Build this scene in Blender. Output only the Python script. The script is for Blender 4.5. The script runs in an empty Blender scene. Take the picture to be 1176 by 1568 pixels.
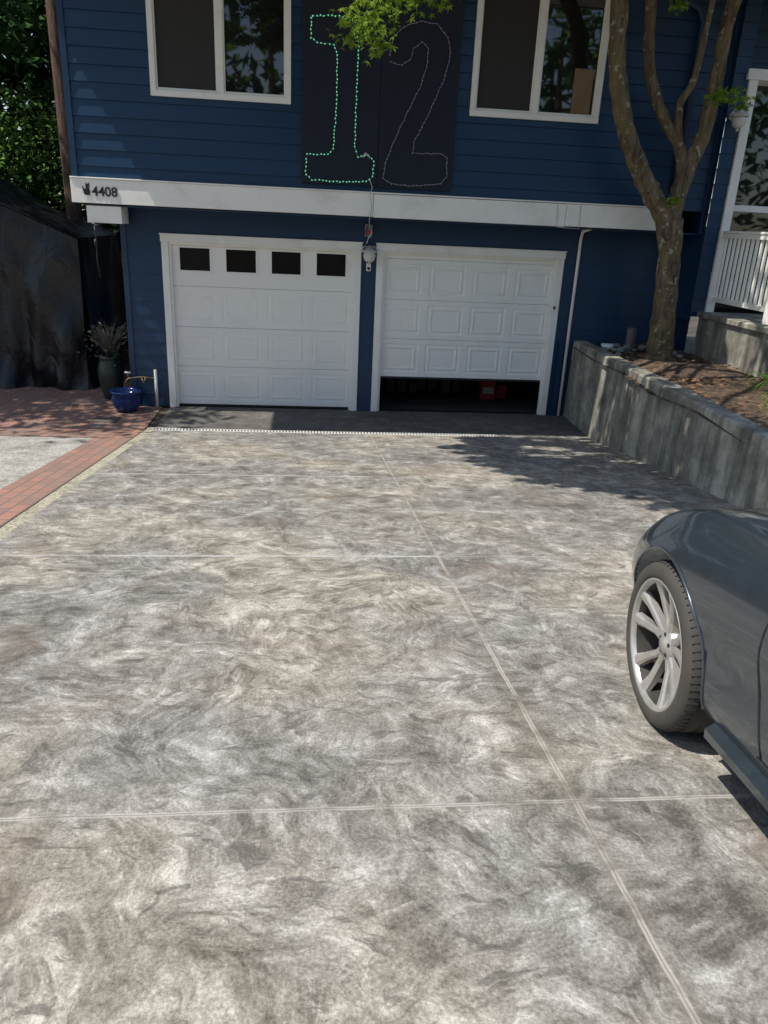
import bpy, bmesh, math, random
import numpy as np
from mathutils import Vector, Matrix
random.seed(7); rng=np.random.default_rng(7)
scene=bpy.context.scene
col=scene.collection
# ------------------------------------------------------------------ helpers
def link(o,parent=None):
    col.objects.link(o)
    if parent: o.parent=parent
    return o
def empty(name,loc=(0,0,0)):
    o=bpy.data.objects.new(name,None);o.location=loc;o.empty_display_size=.2
    return link(o)
class MB:
    def __init__(s): s.v=[];s.f=[];s.m=[];s.sm=[]
    def add(s,vs,fs,mi=0,smooth=False):
        b=len(s.v);s.v+=[tuple(v) for v in vs]
        for f in fs: s.f.append(tuple(b+i for i in f));s.m.append(mi);s.sm.append(smooth)
    def box(s,x0,x1,y0,y1,z0,z1,mi=0):
        vs=[(x,y,z) for z in(z0,z1) for y in(y0,y1) for x in(x0,x1)]
        s.add(vs,[(0,2,3,1),(4,5,7,6),(0,1,5,4),(2,6,7,3),(0,4,6,2),(1,3,7,5)],mi)
    def tube(s,path,rad,n=8,mi=0,caps=True,jit=0):
        P=[Vector(p) for p in path]
        if not hasattr(rad,'__len__'): rad=[rad]*len(P)
        vs=[];fs=[]
        prev=None
        for i,p in enumerate(P):
            t=(P[min(i+1,len(P)-1)]-P[max(i-1,0)])
            if t.length<1e-9:t=Vector((0,0,1))
            t.normalize()
            if prev is None:
                a=Vector((1,0,0)) if abs(t.x)<.8 else Vector((0,1,0))
            else: a=prev
            n1=(a-t*a.dot(t)).normalized();prev=n1;n2=t.cross(n1)
            for k in range(n):
                an=2*math.pi*k/n; r=rad[i]*(1+jit*(random.random()-.5))
                vs.append(p+n1*math.cos(an)*r+n2*math.sin(an)*r)
        for i in range(len(P)-1):
            for k in range(n):
                fs.append((i*n+k,i*n+(k+1)%n,(i+1)*n+(k+1)%n,(i+1)*n+k))
        if caps:
            fs.append(tuple(reversed(range(n))));fs.append(tuple((len(P)-1)*n+k for k in range(n)))
        s.add(vs,fs,mi,True)
    def lathe(s,prof,c=(0,0,0),axis='z',n=32,mi=0,smooth=True):
        vs=[];fs=[]
        for r,h in prof:
            for k in range(n):
                a=2*math.pi*k/n;u,w=r*math.cos(a),r*math.sin(a)
                if axis=='z':p=(u,w,h)
                elif axis=='x':p=(h,u,w)
                else:p=(u,h,w)
                vs.append((c[0]+p[0],c[1]+p[1],c[2]+p[2]))
        for i in range(len(prof)-1):
            for k in range(n): fs.append((i*n+k,i*n+(k+1)%n,(i+1)*n+(k+1)%n,(i+1)*n+k))
        s.add(vs,fs,mi,smooth)
    def obj(s,name,mats,parent=None,bevel=0,recalc=True):
        me=bpy.data.meshes.new(name);me.from_pydata(s.v,[],s.f)
        if not isinstance(mats,(list,tuple)): mats=[mats]
        for m in mats: me.materials.append(m)
        me.polygons.foreach_set('material_index',s.m)
        me.polygons.foreach_set('use_smooth',s.sm)
        if recalc:
            bm=bmesh.new();bm.from_mesh(me);bmesh.ops.recalc_face_normals(bm,faces=bm.faces);bm.to_mesh(me);bm.free()
        me.update()
        o=bpy.data.objects.new(name,me);link(o,parent)
        if bevel:
            b=o.modifiers.new('b','BEVEL');b.width=bevel;b.segments=2;b.limit_method='ANGLE';b.angle_limit=math.radians(50)
        return o
# ------------------------------------------------------------------ materials
class NT:
    def __init__(s,name):
        s.m=bpy.data.materials.new(name);s.m.use_nodes=True;s.t=s.m.node_tree;s.b=s.t.nodes['Principled BSDF'];s.out=s.t.nodes['Material Output']
        s.co=s.t.nodes.new('ShaderNodeTexCoord').outputs['Object'];s.dim='3D'
    def n(s,typ,**k):
        nd=s.t.nodes.new(typ)
        for a,b in k.items(): setattr(nd,a,b)
        return nd
    def l(s,a,b): s.t.links.new(a,b)
    def setin(s,inp,v):
        if isinstance(v,bpy.types.NodeSocket): s.l(v,inp)
        else: inp.default_value=v
    def math(s,op,a,b=0,c=None,clamp=False):
        nd=s.n('ShaderNodeMath',operation=op);nd.use_clamp=clamp;s.setin(nd.inputs[0],a);s.setin(nd.inputs[1],b)
        if c is not None:s.setin(nd.inputs[2],c)
        return nd.outputs[0]
    def noise(s,scale,detail=4,rough=.55,dist=0,vec=None,out=0):
        nd=s.n('ShaderNodeTexNoise',noise_dimensions=s.dim);nd.inputs['Scale'].default_value=scale;nd.inputs['Detail'].default_value=min(detail,5);nd.inputs['Roughness'].default_value=rough;nd.inputs['Distortion'].default_value=dist
        s.l(vec if vec is not None else s.co,nd.inputs['Vector']);return nd.outputs[out]
    def mapping(s,vec,scale=(1,1,1),rot=(0,0,0),loc=(0,0,0)):
        nd=s.n('ShaderNodeMapping');s.l(vec,nd.inputs[0]);nd.inputs['Scale'].default_value=scale;nd.inputs['Rotation'].default_value=rot;nd.inputs['Location'].default_value=loc;return nd.outputs[0]
    def ramp(s,fac,stops):
        nd=s.n('ShaderNodeValToRGB');s.l(fac,nd.inputs[0]);r=nd.color_ramp
        while len(r.elements)<len(stops): r.elements.new(.5)
        for e,(p,c) in zip(r.elements,stops):
            e.position=p;e.color=(c,c,c,1) if not hasattr(c,'__len__') else (*c,1)
        return nd.outputs[0]
    def mix(s,fac,a,b,typ='MIX'):
        nd=s.n('ShaderNodeMix',data_type='RGBA',blend_type=typ)
        s.setin(nd.inputs[0],fac)
        for i,v in((6,a),(7,b)):
            if isinstance(v,bpy.types.NodeSocket): s.l(v,nd.inputs[i])
            else: nd.inputs[i].default_value=(*v,1)
        return nd.outputs[2]
    def sep(s,v=None):
        nd=s.n('ShaderNodeSeparateXYZ');s.l(v if v is not None else s.co,nd.inputs[0]);return nd.outputs
    def color(s,v):
        if isinstance(v,bpy.types.NodeSocket): s.l(v,s.b.inputs['Base Color'])
        else: s.b.inputs['Base Color'].default_value=(*v,1)
    def bump(s,h,strength=.3,dist=.01):
        nd=s.n('ShaderNodeBump');nd.inputs['Strength'].default_value=strength;nd.inputs['Distance'].default_value=dist;s.l(h,nd.inputs['Height']);s.l(nd.outputs[0],s.b.inputs['Normal'])
    def set(s,**k):
        for a,v in k.items(): s.setin(s.b.inputs[a.replace('_',' ')],v)
        return s.m
def simple(name,c,rough=.6,var=.15,scale=6,metal=0,bump=0,**k):
    t=NT(name);nz=t.noise(scale,3,.6)
    t.color(t.mix(nz,tuple(x*(1-var) for x in c),tuple(min(1,x*(1+var)) for x in c)))
    t.set(Roughness=rough,Metallic=metal,**k)
    if bump: t.bump(t.noise(scale*5,2),bump,.005)
    return t.m
# concrete driveway: trowel sweeps of random direction, blotches, dust, joints
def drive_mat():
    t=NT('driveway_concrete');x,y,z=t.sep();t.dim='2D'
    w=t.n('ShaderNodeTexNoise',noise_dimensions='2D');w.inputs['Scale'].default_value=2.6;w.inputs['Detail'].default_value=3;t.l(t.co,w.inputs['Vector'])
    va=t.n('ShaderNodeVectorMath',operation='MULTIPLY_ADD');t.l(w.outputs['Color'],va.inputs[0]);va.inputs[1].default_value=(.26,.26,0);t.l(t.co,va.inputs[2]);wv=va.outputs[0]
    def sweep(scale,off,sx,sy,amp):
        vec=t.mapping(wv,(1,1,1),(0,0,0),off)
        v=t.n('ShaderNodeTexVoronoi',voronoi_dimensions='2D');v.inputs['Scale'].default_value=scale;t.l(vec,v.inputs['Vector'])
        rt=t.n('ShaderNodeVectorRotate',rotation_type='Z_AXIS');t.l(vec,rt.inputs['Vector']);t.l(t.math('MULTIPLY_ADD',t.sep(v.outputs['Color'])[0],amp,-.6),rt.inputs['Angle'])
        return t.noise(1,4,.72,.3,t.mapping(rt.outputs[0],(sx,sy,1)))
    a1=sweep(1.6,(0,0,0),4.0,19,2.2);a2=sweep(2.3,(7,3,0),6,29,2.6)
    big=t.noise(.9,2,.5)
    sel=t.ramp(t.noise(2.0,2),[(.44,0),(.56,1)])
    st=t.mix(sel,a1,a2)
    med=t.noise(4.4,5,.76,.3)
    fine=t.noise(95,2,.8)
    s1=t.math('MULTIPLY_ADD',med,.95,t.math('MULTIPLY_ADD',big,.30,t.math('MULTIPLY',st,.65)))
    s1=t.math('MULTIPLY_ADD',fine,.45,s1)
    s1=t.math('MULTIPLY',s1,1/2.35)
    base=t.ramp(s1,[(.37,(.075,.069,.060)),(.44,(.152,.142,.123)),(.50,(.238,.227,.203)),(.555,(.345,.335,.308)),(.63,(.56,.55,.52))])
    base=t.mix(t.math('MULTIPLY',t.ramp(big,[(.42,0),(.62,1)]),.7),base,t.mix(1.0,base,(1.06,.97,.84),'MULTIPLY'))
    dk=t.noise(6.8,5,.72,.5,t.mapping(wv,(1,1.8,1),(0,0,.4),(9,1,0)))
    base=t.mix(t.math('MULTIPLY',t.ramp(dk,[(.56,0),(.66,1)]),.62),base,(.075,.068,.059))
    stn=t.ramp(t.noise(1.35,3,.6,0,t.mapping(t.co,(1,1,1),(0,0,0),(3.3,8.1,0))),[(.60,0),(.74,1)])
    base=t.mix(t.math('MULTIPLY',stn,.35),base,(.16,.115,.075))
    jn=t.noise(5,2)
    nx=t.math('MULTIPLY_ADD',jn,.012,-.006)
    jx=t.math('ABSOLUTE',t.math('ADD',t.math('SUBTRACT',x,2.627),nx))
    hm=t.math('SUBTRACT',1,t.math('MULTIPLY',jx,1/.045),clamp=True)
    def dist(L):
        r=None
        for yj in L:
            a=t.math('ABSOLUTE',t.math('ADD',t.math('SUBTRACT',y,yj),nx));r=a if r is None else t.math('MINIMUM',r,a)
        return r
    jn_=dist((-8.95,-11.4));jf=dist((-4.06,-6.5))
    hm2=t.math('SUBTRACT',1,t.math('MULTIPLY',t.math('MINIMUM',jn_,jf),1/.04),clamp=True)
    jm=t.math('SUBTRACT',1,t.math('MULTIPLY',t.math('MINIMUM',jx,jn_),1/.012),clamp=True)
    jm3=t.math('SUBTRACT',1,t.math('MULTIPLY',jf,1/.022),clamp=True)
    brk=t.ramp(t.noise(5,3,.7),[(.36,.15),(.56,1)])
    lf=t.math('GREATER_THAN',2.62,x)
    base=t.mix(t.math('MULTIPLY',hm,.5),base,(.18,.15,.112))
    base=t.mix(t.math('MULTIPLY',hm2,.35),base,(.16,.145,.12))
    base=t.mix(t.math('MULTIPLY',t.ramp(jm,[(.1,0),(.5,1)]),t.math('MULTIPLY',brk,.7)),base,(.48,.46,.42))
    base=t.mix(t.math('MULTIPLY',t.ramp(jm3,[(.1,0),(.6,1)]),t.math('MULTIPLY',t.math('MULTIPLY_ADD',lf,.5,.3),t.math('MULTIPLY_ADD',brk,.6,.3))),base,(.50,.49,.46))
    base=t.mix(t.math('MULTIPLY',t.ramp(jm,[(.70,0),(.86,1)]),.5),base,(.13,.11,.085))
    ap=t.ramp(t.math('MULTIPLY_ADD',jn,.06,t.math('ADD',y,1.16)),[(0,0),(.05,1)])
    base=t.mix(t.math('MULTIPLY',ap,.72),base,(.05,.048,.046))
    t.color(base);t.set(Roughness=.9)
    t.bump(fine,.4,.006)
    return t.m
def ground_mat():
    t=NT('ground_soil');t.color(t.ramp(t.noise(2,5,.7),[(.3,(.03,.025,.018)),(.55,(.075,.062,.045)),(.7,(.13,.11,.08))]));t.set(Roughness=.95);return t.m
def brick_mat():
    t=NT('paving_brick');b=t.n('ShaderNodeTexBrick');t.l(t.mapping(t.co,(1,1,1),(0,0,math.pi/2)),b.inputs['Vector'])
    b.inputs['Scale'].default_value=1;b.inputs['Brick Width'].default_value=.21;b.inputs['Row Height'].default_value=.105;b.inputs['Mortar Size'].default_value=.007;b.inputs['Mortar Smooth'].default_value=.2
    b.inputs['Color1'].default_value=(.44,.18,.11,1);b.inputs['Color2'].default_value=(.25,.12,.09,1);b.inputs['Mortar'].default_value=(.10,.085,.07,1)
    c=t.mix(t.ramp(t.noise(1.6,5,.7),[(.38,.1),(.68,.8)]),b.outputs['Color'],(.18,.15,.13))
    c=t.mix(t.math('MULTIPLY',t.noise(60,3),.4),c,(.3,.23,.19));t.color(c);t.set(Roughness=.9)
    t.bump(t.math('SUBTRACT',0,b.outputs['Fac']),.6,.008);return t.m
def gravel_mat(name='gravel',c1=(.20,.19,.165),c2=(.55,.53,.48)):
    t=NT(name);v=t.n('ShaderNodeTexVoronoi');v.inputs['Scale'].default_value=55;t.l(t.co,v.inputs['Vector'])
    bw=t.n('ShaderNodeRGBToBW');t.l(v.outputs['Color'],bw.inputs[0])
    c=t.mix(bw.outputs[0],c1,c2);c=t.mix(t.ramp(t.noise(3,4,.7),[(.45,0),(.7,.7)]),c,(.13,.11,.08));t.color(c)
    t.set(Roughness=.9);t.bump(v.outputs['Distance'],-.8,.012);return t.m
def siding_mat():
    t=NT('blue_siding_paint');n1=t.noise(1,4,.6,0,t.mapping(t.co,(.6,1,8)));c=t.mix(n1,(.0030,.025,.066),(.0070,.043,.104))
    fl=t.ramp(t.noise(25,3,.7),[(.66,0),(.78,.35)]);c=t.mix(fl,c,(.02,.07,.13))
    t.color(c);t.set(Roughness=.42);return t.m
def white_mat(name='white_paint',c=(.90,.875,.80),dirt=.3,rough=.5):
    t=NT(name);d=t.ramp(t.noise(2.5,5,.7,.5),[(.5,0),(.8,dirt)]);cc=t.mix(d,c,(.42,.38,.3))
    sp=t.ramp(t.noise(45,3,.6),[(.7,0),(.78,dirt*1.2)]);cc=t.mix(sp,cc,(.3,.27,.2));t.color(cc);t.set(Roughness=rough);return t.m
def wallconc_mat():
    t=NT('retaining_concrete')
    v=t.noise(1,5,.65,.4,t.mapping(t.co,(5,5,.4)));b=t.noise(2.5,5,.72)
    s=t.math('MULTIPLY',t.math('ADD',v,b),.5)
    c=t.ramp(s,[(.37,(.08,.075,.06)),(.5,(.23,.22,.18)),(.62,(.48,.47,.40))])
    x,y,z=t.sep();m=t.ramp(t.math('ADD',z,t.math('MULTIPLY',t.noise(8,3),.3)),[(1.0,0),(1.25,.5)]);c=t.mix(m,c,(.17,.16,.10))
    t.color(c);t.set(Roughness=.92);t.bump(t.noise(30,4,.7),.4,.008);return t.m
def bark_mat(name,c1,c2,moss=None,sc=1):
    t=NT(name);n1=t.noise(1,5,.7,.6,t.mapping(t.co,(14*sc,14*sc,3*sc)));c=t.ramp(n1,[(.35,c1),(.65,c2)])
    if moss:
        c=t.mix(t.ramp(t.noise(4,4,.7),[(.5,0),(.68,.8)]),c,moss)
        c=t.mix(t.ramp(t.noise(13,3,.6),[(.60,0),(.66,.85)]),c,(.40,.39,.31))
    t.color(c);t.set(Roughness=.95);t.bump(n1,.9,.03);return t.m
def leaf_mat(name,c1,c2,trans=.35):
    t=NT(name);oi=t.n('ShaderNodeNewGeometry');r=oi.outputs['Random Per Island']
    c=t.mix(r,c1,c2)
    if trans:
        df=t.n('ShaderNodeBsdfDiffuse');t.l(c,df.inputs[0])
        tr=t.n('ShaderNodeBsdfTranslucent');t.l(c,tr.inputs[0]);mx=t.n('ShaderNodeMixShader');mx.inputs[0].default_value=trans
        t.l(df.outputs[0],mx.inputs[1]);t.l(tr.outputs[0],mx.inputs[2]);t.l(mx.outputs[0],t.out.inputs[0])
    else:
        df=t.n('ShaderNodeBsdfDiffuse');t.l(c,df.inputs[0]);t.l(df.outputs[0],t.out.inputs[0])
    return t.m
def glass_mat(name,c=(.012,.013,.013),rough=.02,sp=.8):
    t=NT(name);t.color(c);t.set(Roughness=rough,IOR=1.52);t.b.inputs['Specular IOR Level'].default_value=sp;return t.m
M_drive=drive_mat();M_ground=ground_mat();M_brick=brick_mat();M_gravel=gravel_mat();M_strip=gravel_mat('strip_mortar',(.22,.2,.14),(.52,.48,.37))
M_blue=siding_mat();M_white=white_mat();M_door=white_mat('garage_door_paint',(.91,.885,.81),.16,.45);M_band=white_mat('band_paint',(.91,.885,.81),.35)
M_wall=wallconc_mat();M_glass=glass_mat('window_glass',sp=1.0);M_gglass=glass_mat('garage_window_glass',(.004,.004,.004),.08,.12)
M_screen=simple('insect_screen',(.028,.025,.021),.7,.1,3);M_ply=simple('navy_plywood',(.007,.011,.025),.75,.3,4,bump=.3)
M_black=simple('black_plastic',(.015,.015,.016),.5)
M_bark=bark_mat('maple_bark',(.06,.042,.025),(.24,.175,.10),(.17,.145,.045))
M_cedar=bark_mat('cedar_bark',(.05,.03,.02),(.19,.11,.07),sc=1.3)
M_leaf=leaf_mat('maple_leaf',(.07,.15,.02),(.15,.25,.04),.35)
M_leaf2=leaf_mat('maple_leaf_sunlit',(.16,.27,.03),(.30,.44,.07),.45)  # brighter copy of the maple leaf: sunlight on the low spray put into the colour
M_fir=leaf_mat('conifer_foliage',(.018,.05,.016),(.06,.12,.04),0)
M_bush=leaf_mat('shrub_foliage',(.05,.11,.02),(.16,.27,.07),0)
# ------------------------------------------------------------------ ground
Y0,SL=-1.27,.1223
def gz(y):
    if y>=Y0:return 0.
    if y>-16:return (Y0-y)*SL
    return (Y0+16)*SL+(-16-y)*.01
def sheet(name,xs,ys,mat,dz,hole=None):
    b=MB();nx=len(xs)
    vs=[(x,y,gz(y)+dz) for y in ys for x in xs]
    fs=[(j*nx+i,j*nx+i+1,(j+1)*nx+i+1,(j+1)*nx+i) for j in range(len(ys)-1) for i in range(nx-1)]
    b.add(vs,fs);return b.obj(name,mat,recalc=False)
sheet('ground',[-600,-40,-10,0,10,40,600],[-700,-100,-40,-16,-10,Y0,5,40,600],M_ground,-.02)
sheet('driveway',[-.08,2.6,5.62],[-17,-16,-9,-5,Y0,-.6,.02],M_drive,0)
sheet('road',[-60,60],[-26,-17.02],simple('asphalt',(.05,.05,.05),.9,.3,20,bump=.5),-.012)
sheet('brick_patio',[-7,-.20],[-1.95,Y0,2.4],M_brick,-.006)
sheet('brick_border',[-.62,-.20],[-16,-5,-1.954],M_brick,-.006)
sheet('gravel_strip',[-.185,-.082],[-16,-5,Y0,-1.15],M_strip,-.003)
sheet('gravel_bed',[-7,-.624],[-16,-5,-1.954],M_gravel,-.01)
b=MB();b.box(-.92,-.62,-.95,-.68,-.003,.008);b.obj('stepping_stone',simple('mossy_slate',(.12,.10,.08),.9,.5,9,bump=.4),None,.004)
b=MB()
b.box(-.1,4.3,-1.315,-1.215,.001,.006,0)
for i in range(110):
    x=-.09+i*.04; b.box(x,x+.018,-1.298,-1.232,.0065,.008,1)
b.obj('trench_drain',[simple('drain_grate',(.62,.61,.57),.6,.2,30),simple('drain_slot',(.06,.055,.05),.8)])
# ------------------------------------------------------------------ house
house=empty('blue_house')
def siding(mb,x0,x1,z0,z1,y,holes=(),lap=.178,d=.013):
    k0=math.floor(z0/lap);k=k0
    while k*lap<z1:
        a=max(z0,k*lap);c=min(z1,(k+1)*lap)
        cuts=sorted({a,c}|{h for H in holes for h in(H[2],H[3]) if a<h<c})
        for p,q in zip(cuts[:-1],cuts[1:]):
            mid=(p+q)/2;hs=sorted([(H[0],H[1]) for H in holes if H[2]<mid<H[3]]);xs=[];cur=x0
            for h0,h1 in hs:
                if h0>cur:xs.append((cur,h0))
                cur=max(cur,h1)
            if cur<x1:xs.append((cur,x1))
            yp=y-d*(1-(p-k*lap)/lap);yq=y-d*(1-(q-k*lap)/lap)
            for e,f in xs:
                mb.add([(e,yp,p),(f,yp,p),(f,yq,q),(e,yq,q)],[(0,1,2,3)])
                if p==k*lap: mb.add([(e,y,p),(f,y,p),(f,yp,p),(e,yp,p)],[(0,1,2,3)])
        k+=1
UW=-.5
W1=(-.02,1.60,3.81,5.2);W2=(3.755,5.37,3.81,5.2)
D1=(-.09,2.53,-1,2.28);D2=(2.737,5.33,-1,2.28)
b=MB()
siding(b,-.57,7.3,0.0,2.7,0,[D1,D2])
siding(b,-.97,6.95,2.87,5.45,UW,[(W1[0]+.03,W1[1]-.03,W1[2]+.03,W1[3]),(W2[0]+.03,W2[1]-.03,W2[2]+.03,W2[3])],d=.018)
o=b.obj('front_siding',M_blue,house,recalc=False)
b=MB()
b.box(-.965,-.9,UW+.002,8,2.6,5.45);b.box(-.565,-.5,.002,8,0,2.62);b.box(-.9,9.5,7.9,8,0,5.4);b.box(-.9,7.0,UW+.01,7.88,2.585,2.60)
b.box(-1.0,-.93,UW-.03,UW+.05,2.885,5.44);b.box(-.6,-.53,-.025,.05,0,2.58)
b.box(6.93,7.0,UW-.03,UW+.06,2.6,5.44)
b.obj('side_walls',M_blue,house)
SX,SY=.53,.13
YE=-1.21-SY*5.4
b=MB()
for (ya,za,yb,zb) in((YE+.035,5.42,3.6,7.4),(3.6,7.4,9.0,5.3)):
    b.add([(-1.5,ya,za),(12,ya,za),(12,yb,zb),(-1.5,yb,zb),(-1.5,ya,za+.16),(12,ya,za+.16),(12,yb,zb+.16),(-1.5,yb,zb+.16)],[(0,1,2,3),(4,5,6,7),(0,1,5,4),(0,3,7,4),(1,2,6,5),(2,3,7,6)])
b.obj('roof',simple('roof_shingles',(.07,.065,.06),.9,.3,12,bump=.5),house)
b=MB();b.box(-1.5,12,YE,YE+.025,5.36,5.56);b.box(-1.5,12,YE+.035,UW-.02,5.38,5.40);b.obj('eave_fascia',M_white,house)
b=MB();b.add([(-.96,UW,5.45),(-.96,3.6,7.4),(-.96,8,5.6)],[(0,1,2)]);b.obj('gable',M_blue,house)
b=MB();b.box(-1.02,2.62,-.545,-.513,2.611,2.881);b.box(2.625,5.1,-.547,-.513,2.605,2.876);b.box(5.105,6.41,-.544,-.513,2.612,2.879)
b.box(-1.02,6.41,-.56,-.51,2.883,2.9)
b.box(-.87,-.46,-.50,-.12,2.39,2.584)
b.obj('trim_band',M_band,house,.004)
b=MB();b.tube([(-.78,-.55,2.39),(-.77,-.56,2.2),(-.78,-.55,1.95),(-.76,-.56,1.75)],.009,6);b.tube([(-.82,-.55,2.39),(-.76,-.55,2.36),(-.70,-.55,2.38)],.012,6);b.tube([(-.78,-.55,2.2),(-.78,-.55,2.12)],.022,8);b.obj('hanging_cable',M_black,house)
def text(name,body,size,loc,mat,parent,ext=.004):
    cu=bpy.data.curves.new(name,'FONT');cu.body=body;cu.size=size;cu.extrude=ext;cu.offset=.0022;cu.materials.append(mat)
    o=bpy.data.objects.new(name,cu);o.location=loc;o.rotation_euler=(math.pi/2,0,0);return link(o,parent)
text('house_number','4408',.15,(-.775,-.552,2.695),M_black,house)
b=MB();cat=[(-.86,2.70),(-.80,2.70),(-.795,2.74),(-.805,2.78),(-.80,2.80),(-.80,2.84),(-.815,2.825),(-.83,2.825),(-.842,2.84),(-.845,2.80),(-.84,2.78),(-.86,2.76),(-.872,2.79),(-.885,2.80),(-.88,2.76),(-.87,2.72)]
b.add([(x,-.553,z) for x,z in cat],[tuple(range(len(cat)))]);b.obj('cat_plaque',M_black,house)
def window(W,name,boxy=False):
    x0,x1,z0,z1=W;f=MB();y=UW-.045;t=.065
    f.box(x0,x1,y,UW+.03,z0,z0+t);f.box(x0,x1,y,UW+.03,z1-t,z1);f.box(x0,x0+t,y+.002,UW+.03,z0+t,z1-t);f.box(x1-t,x1,y+.002,UW+.03,z0+t,z1-t)
    xm=(x0+x1)/2;f.box(xm-.045,xm+.03,y+.012,UW+.03,z0+t,z1-t)
    s=.03;yy=UW-.012
    for a,c in((x0+t,xm-.045),(xm+.03,x1-t)):
        f.box(a,c,yy,yy+.02,z0+t,z0+t+s);f.box(a,a+s*.6,yy,yy+.02,z0+t+s,z1-t);f.box(c-s*.6,c,yy,yy+.02,z0+t+s,z1-t)
    f.obj(name+'_frame',M_white,house,.003)
    g=MB();g.add([(x0+t,UW+.012,z0+t),(xm-.04,UW+.012,z0+t),(xm-.04,UW+.012,z1-t),(x0+t,UW+.012,z1-t)],[(0,1,2,3)],0)
    g.add([(xm+.02,UW+.02,z0+t),(x1-t,UW+.02,z0+t),(x1-t,UW+.02,z1-t),(xm+.02,UW+.02,z1-t)],[(0,1,2,3)],1)
    g.obj(name+'_glass',[M_screen,M_glass],house,recalc=False)
window(W1,'bedroom_window');window(W2,'living_window')
b=MB();b.box(5.02,5.26,UW+.0125,UW+.019,3.91,4.40);b.obj('cardboard_box',simple('cardboard',(.22,.14,.075),.8,.2,5),house)
b=MB();b.box(1.735,2.655,-.555,-.522,2.965,5.25);b.box(2.66,3.59,-.553,-.522,2.955,5.25);b.obj('plywood_panel',M_ply,house,.002)
one=[(1.85,4.72),(1.83,4.70),(1.83,4.50),(1.90,4.46),(2.09,4.45),(2.13,4.38),(2.14,4.1),(2.14,3.84),(2.125,3.6),(2.11,3.36),(2.05,3.29),(1.79,3.28),(1.78,3.05),(1.86,3.0),(2.2,2.995),(2.52,3.01),(2.60,3.07),(2.61,3.24),(2.54,3.31),(2.41,3.28),(2.37,3.39),(2.37,3.6),(2.37,3.85),(2.38,4.2),(2.38,4.45),(2.35,4.68),(2.15,4.74),(1.85,4.72)]
two=[(2.76,4.31),(2.90,4.29),(2.99,4.35),(3.03,4.47),(3.12,4.54),(3.2,4.48),(3.2,4.34),(3.14,4.10),(3.04,3.9),(2.93,3.67),(2.82,3.42),(2.75,3.23),(2.73,3.06),(2.84,3.0),(3.1,2.99),(3.45,3.03),(3.52,3.11),(3.51,3.33),(3.43,3.37),(3.2,3.36),(3.08,3.36),(3.09,3.48),(3.24,3.78),(3.41,4.17),(3.47,4.45),(3.42,4.61),(3.29,4.73),(3.10,4.75),(2.9,4.68),(2.78,4.56),(2.75,4.38)]
def dens(P,st):
    o=[]
    for (a,c),(d,e) in zip(P[:-1],P[1:]):
        L=math.hypot(d-a,e-c);n=max(1,int(L/st))
        for i in range(n):o.append((a+(d-a)*i/n,c+(e-c)*i/n))
    return o+[P[-1]]
def lights(name,P,m_wire,m_bead,wr,br,st):
    b=MB();D=dens(P,.05);path=[(x+.006*math.sin(i*1.7),-.566,z+.006*math.cos(i*2.3)) for i,(x,z) in enumerate(D)]
    b.tube(path,wr,5,0)
    for i,(x,z) in enumerate(dens(P,st)):
        c=Vector((x+random.uniform(-.006,.006),-.574,z+random.uniform(-.006,.006)));r=br
        b.add([c+Vector(q)*r for q in((1,0,0),(-1,0,0),(0,1,0),(0,-1,0),(0,0,1.3),(0,0,-1.3))],[(0,2,4),(2,1,4),(1,3,4),(3,0,4),(2,0,5),(1,2,5),(3,1,5),(0,3,5)],1)
    b.obj(name,[m_wire,m_bead],house,recalc=False)
t=NT('led_green');t.color((.3,.6,.45));t.set(Emission_Strength=.55);t.b.inputs['Emission Color'].default_value=(.25,.95,.6,1);M_led=t.m
lights('rope_light_numeral_one',one,simple('green_wire',(.06,.30,.17),.5),M_led,.005,.0085,.04)
lights('rope_light_numeral_two',two,simple('pale_wire',(.26,.25,.33),.5),simple('clear_bulb',(.5,.45,.6),.3),.004,.0065,.045)
b=MB();b.tube([(2.56,-.566,3.05),(2.6,-.57,2.95),(2.57,-.575,2.86),(2.6,-.575,2.75),(2.58,-.57,2.6),(2.6,-.3,2.52),(2.63,-.05,2.45)],.006,5)
b.tube([(2.56,-.566,3.28),(2.50,-.57,3.33),(2.47,-.57,3.28)],.012,5)
b.tube([(4.98,-.55,2.86),(4.99,-.56,2.72),(5.0,-.555,2.6),(5.3,-.55,2.585),(5.28,-.56,2.87)],.005,5)
b.obj('light_cable',simple('white_cable',(.5,.5,.46),.5),house)
b=MB();b.box(2.565,2.66,-.09,-.02,2.36,2.52,0);b.box(2.585,2.64,-.10,-.091,2.40,2.44,1);b.obj('outlet_box',[simple('outlet_grey',(.25,.25,.25),.5),simple('outlet_red',(.5,.05,.03),.5)],house,.004)
for i in range(2):
    b=MB();b.tube([(2.6+i*.03,-.09,2.5),(2.57+i*.08,-.12,2.42),(2.6,-.12,2.33),(2.64-i*.05,-.1,2.28)],.006,5);b.obj('plug_lead',M_white if i else M_black,house)
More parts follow.
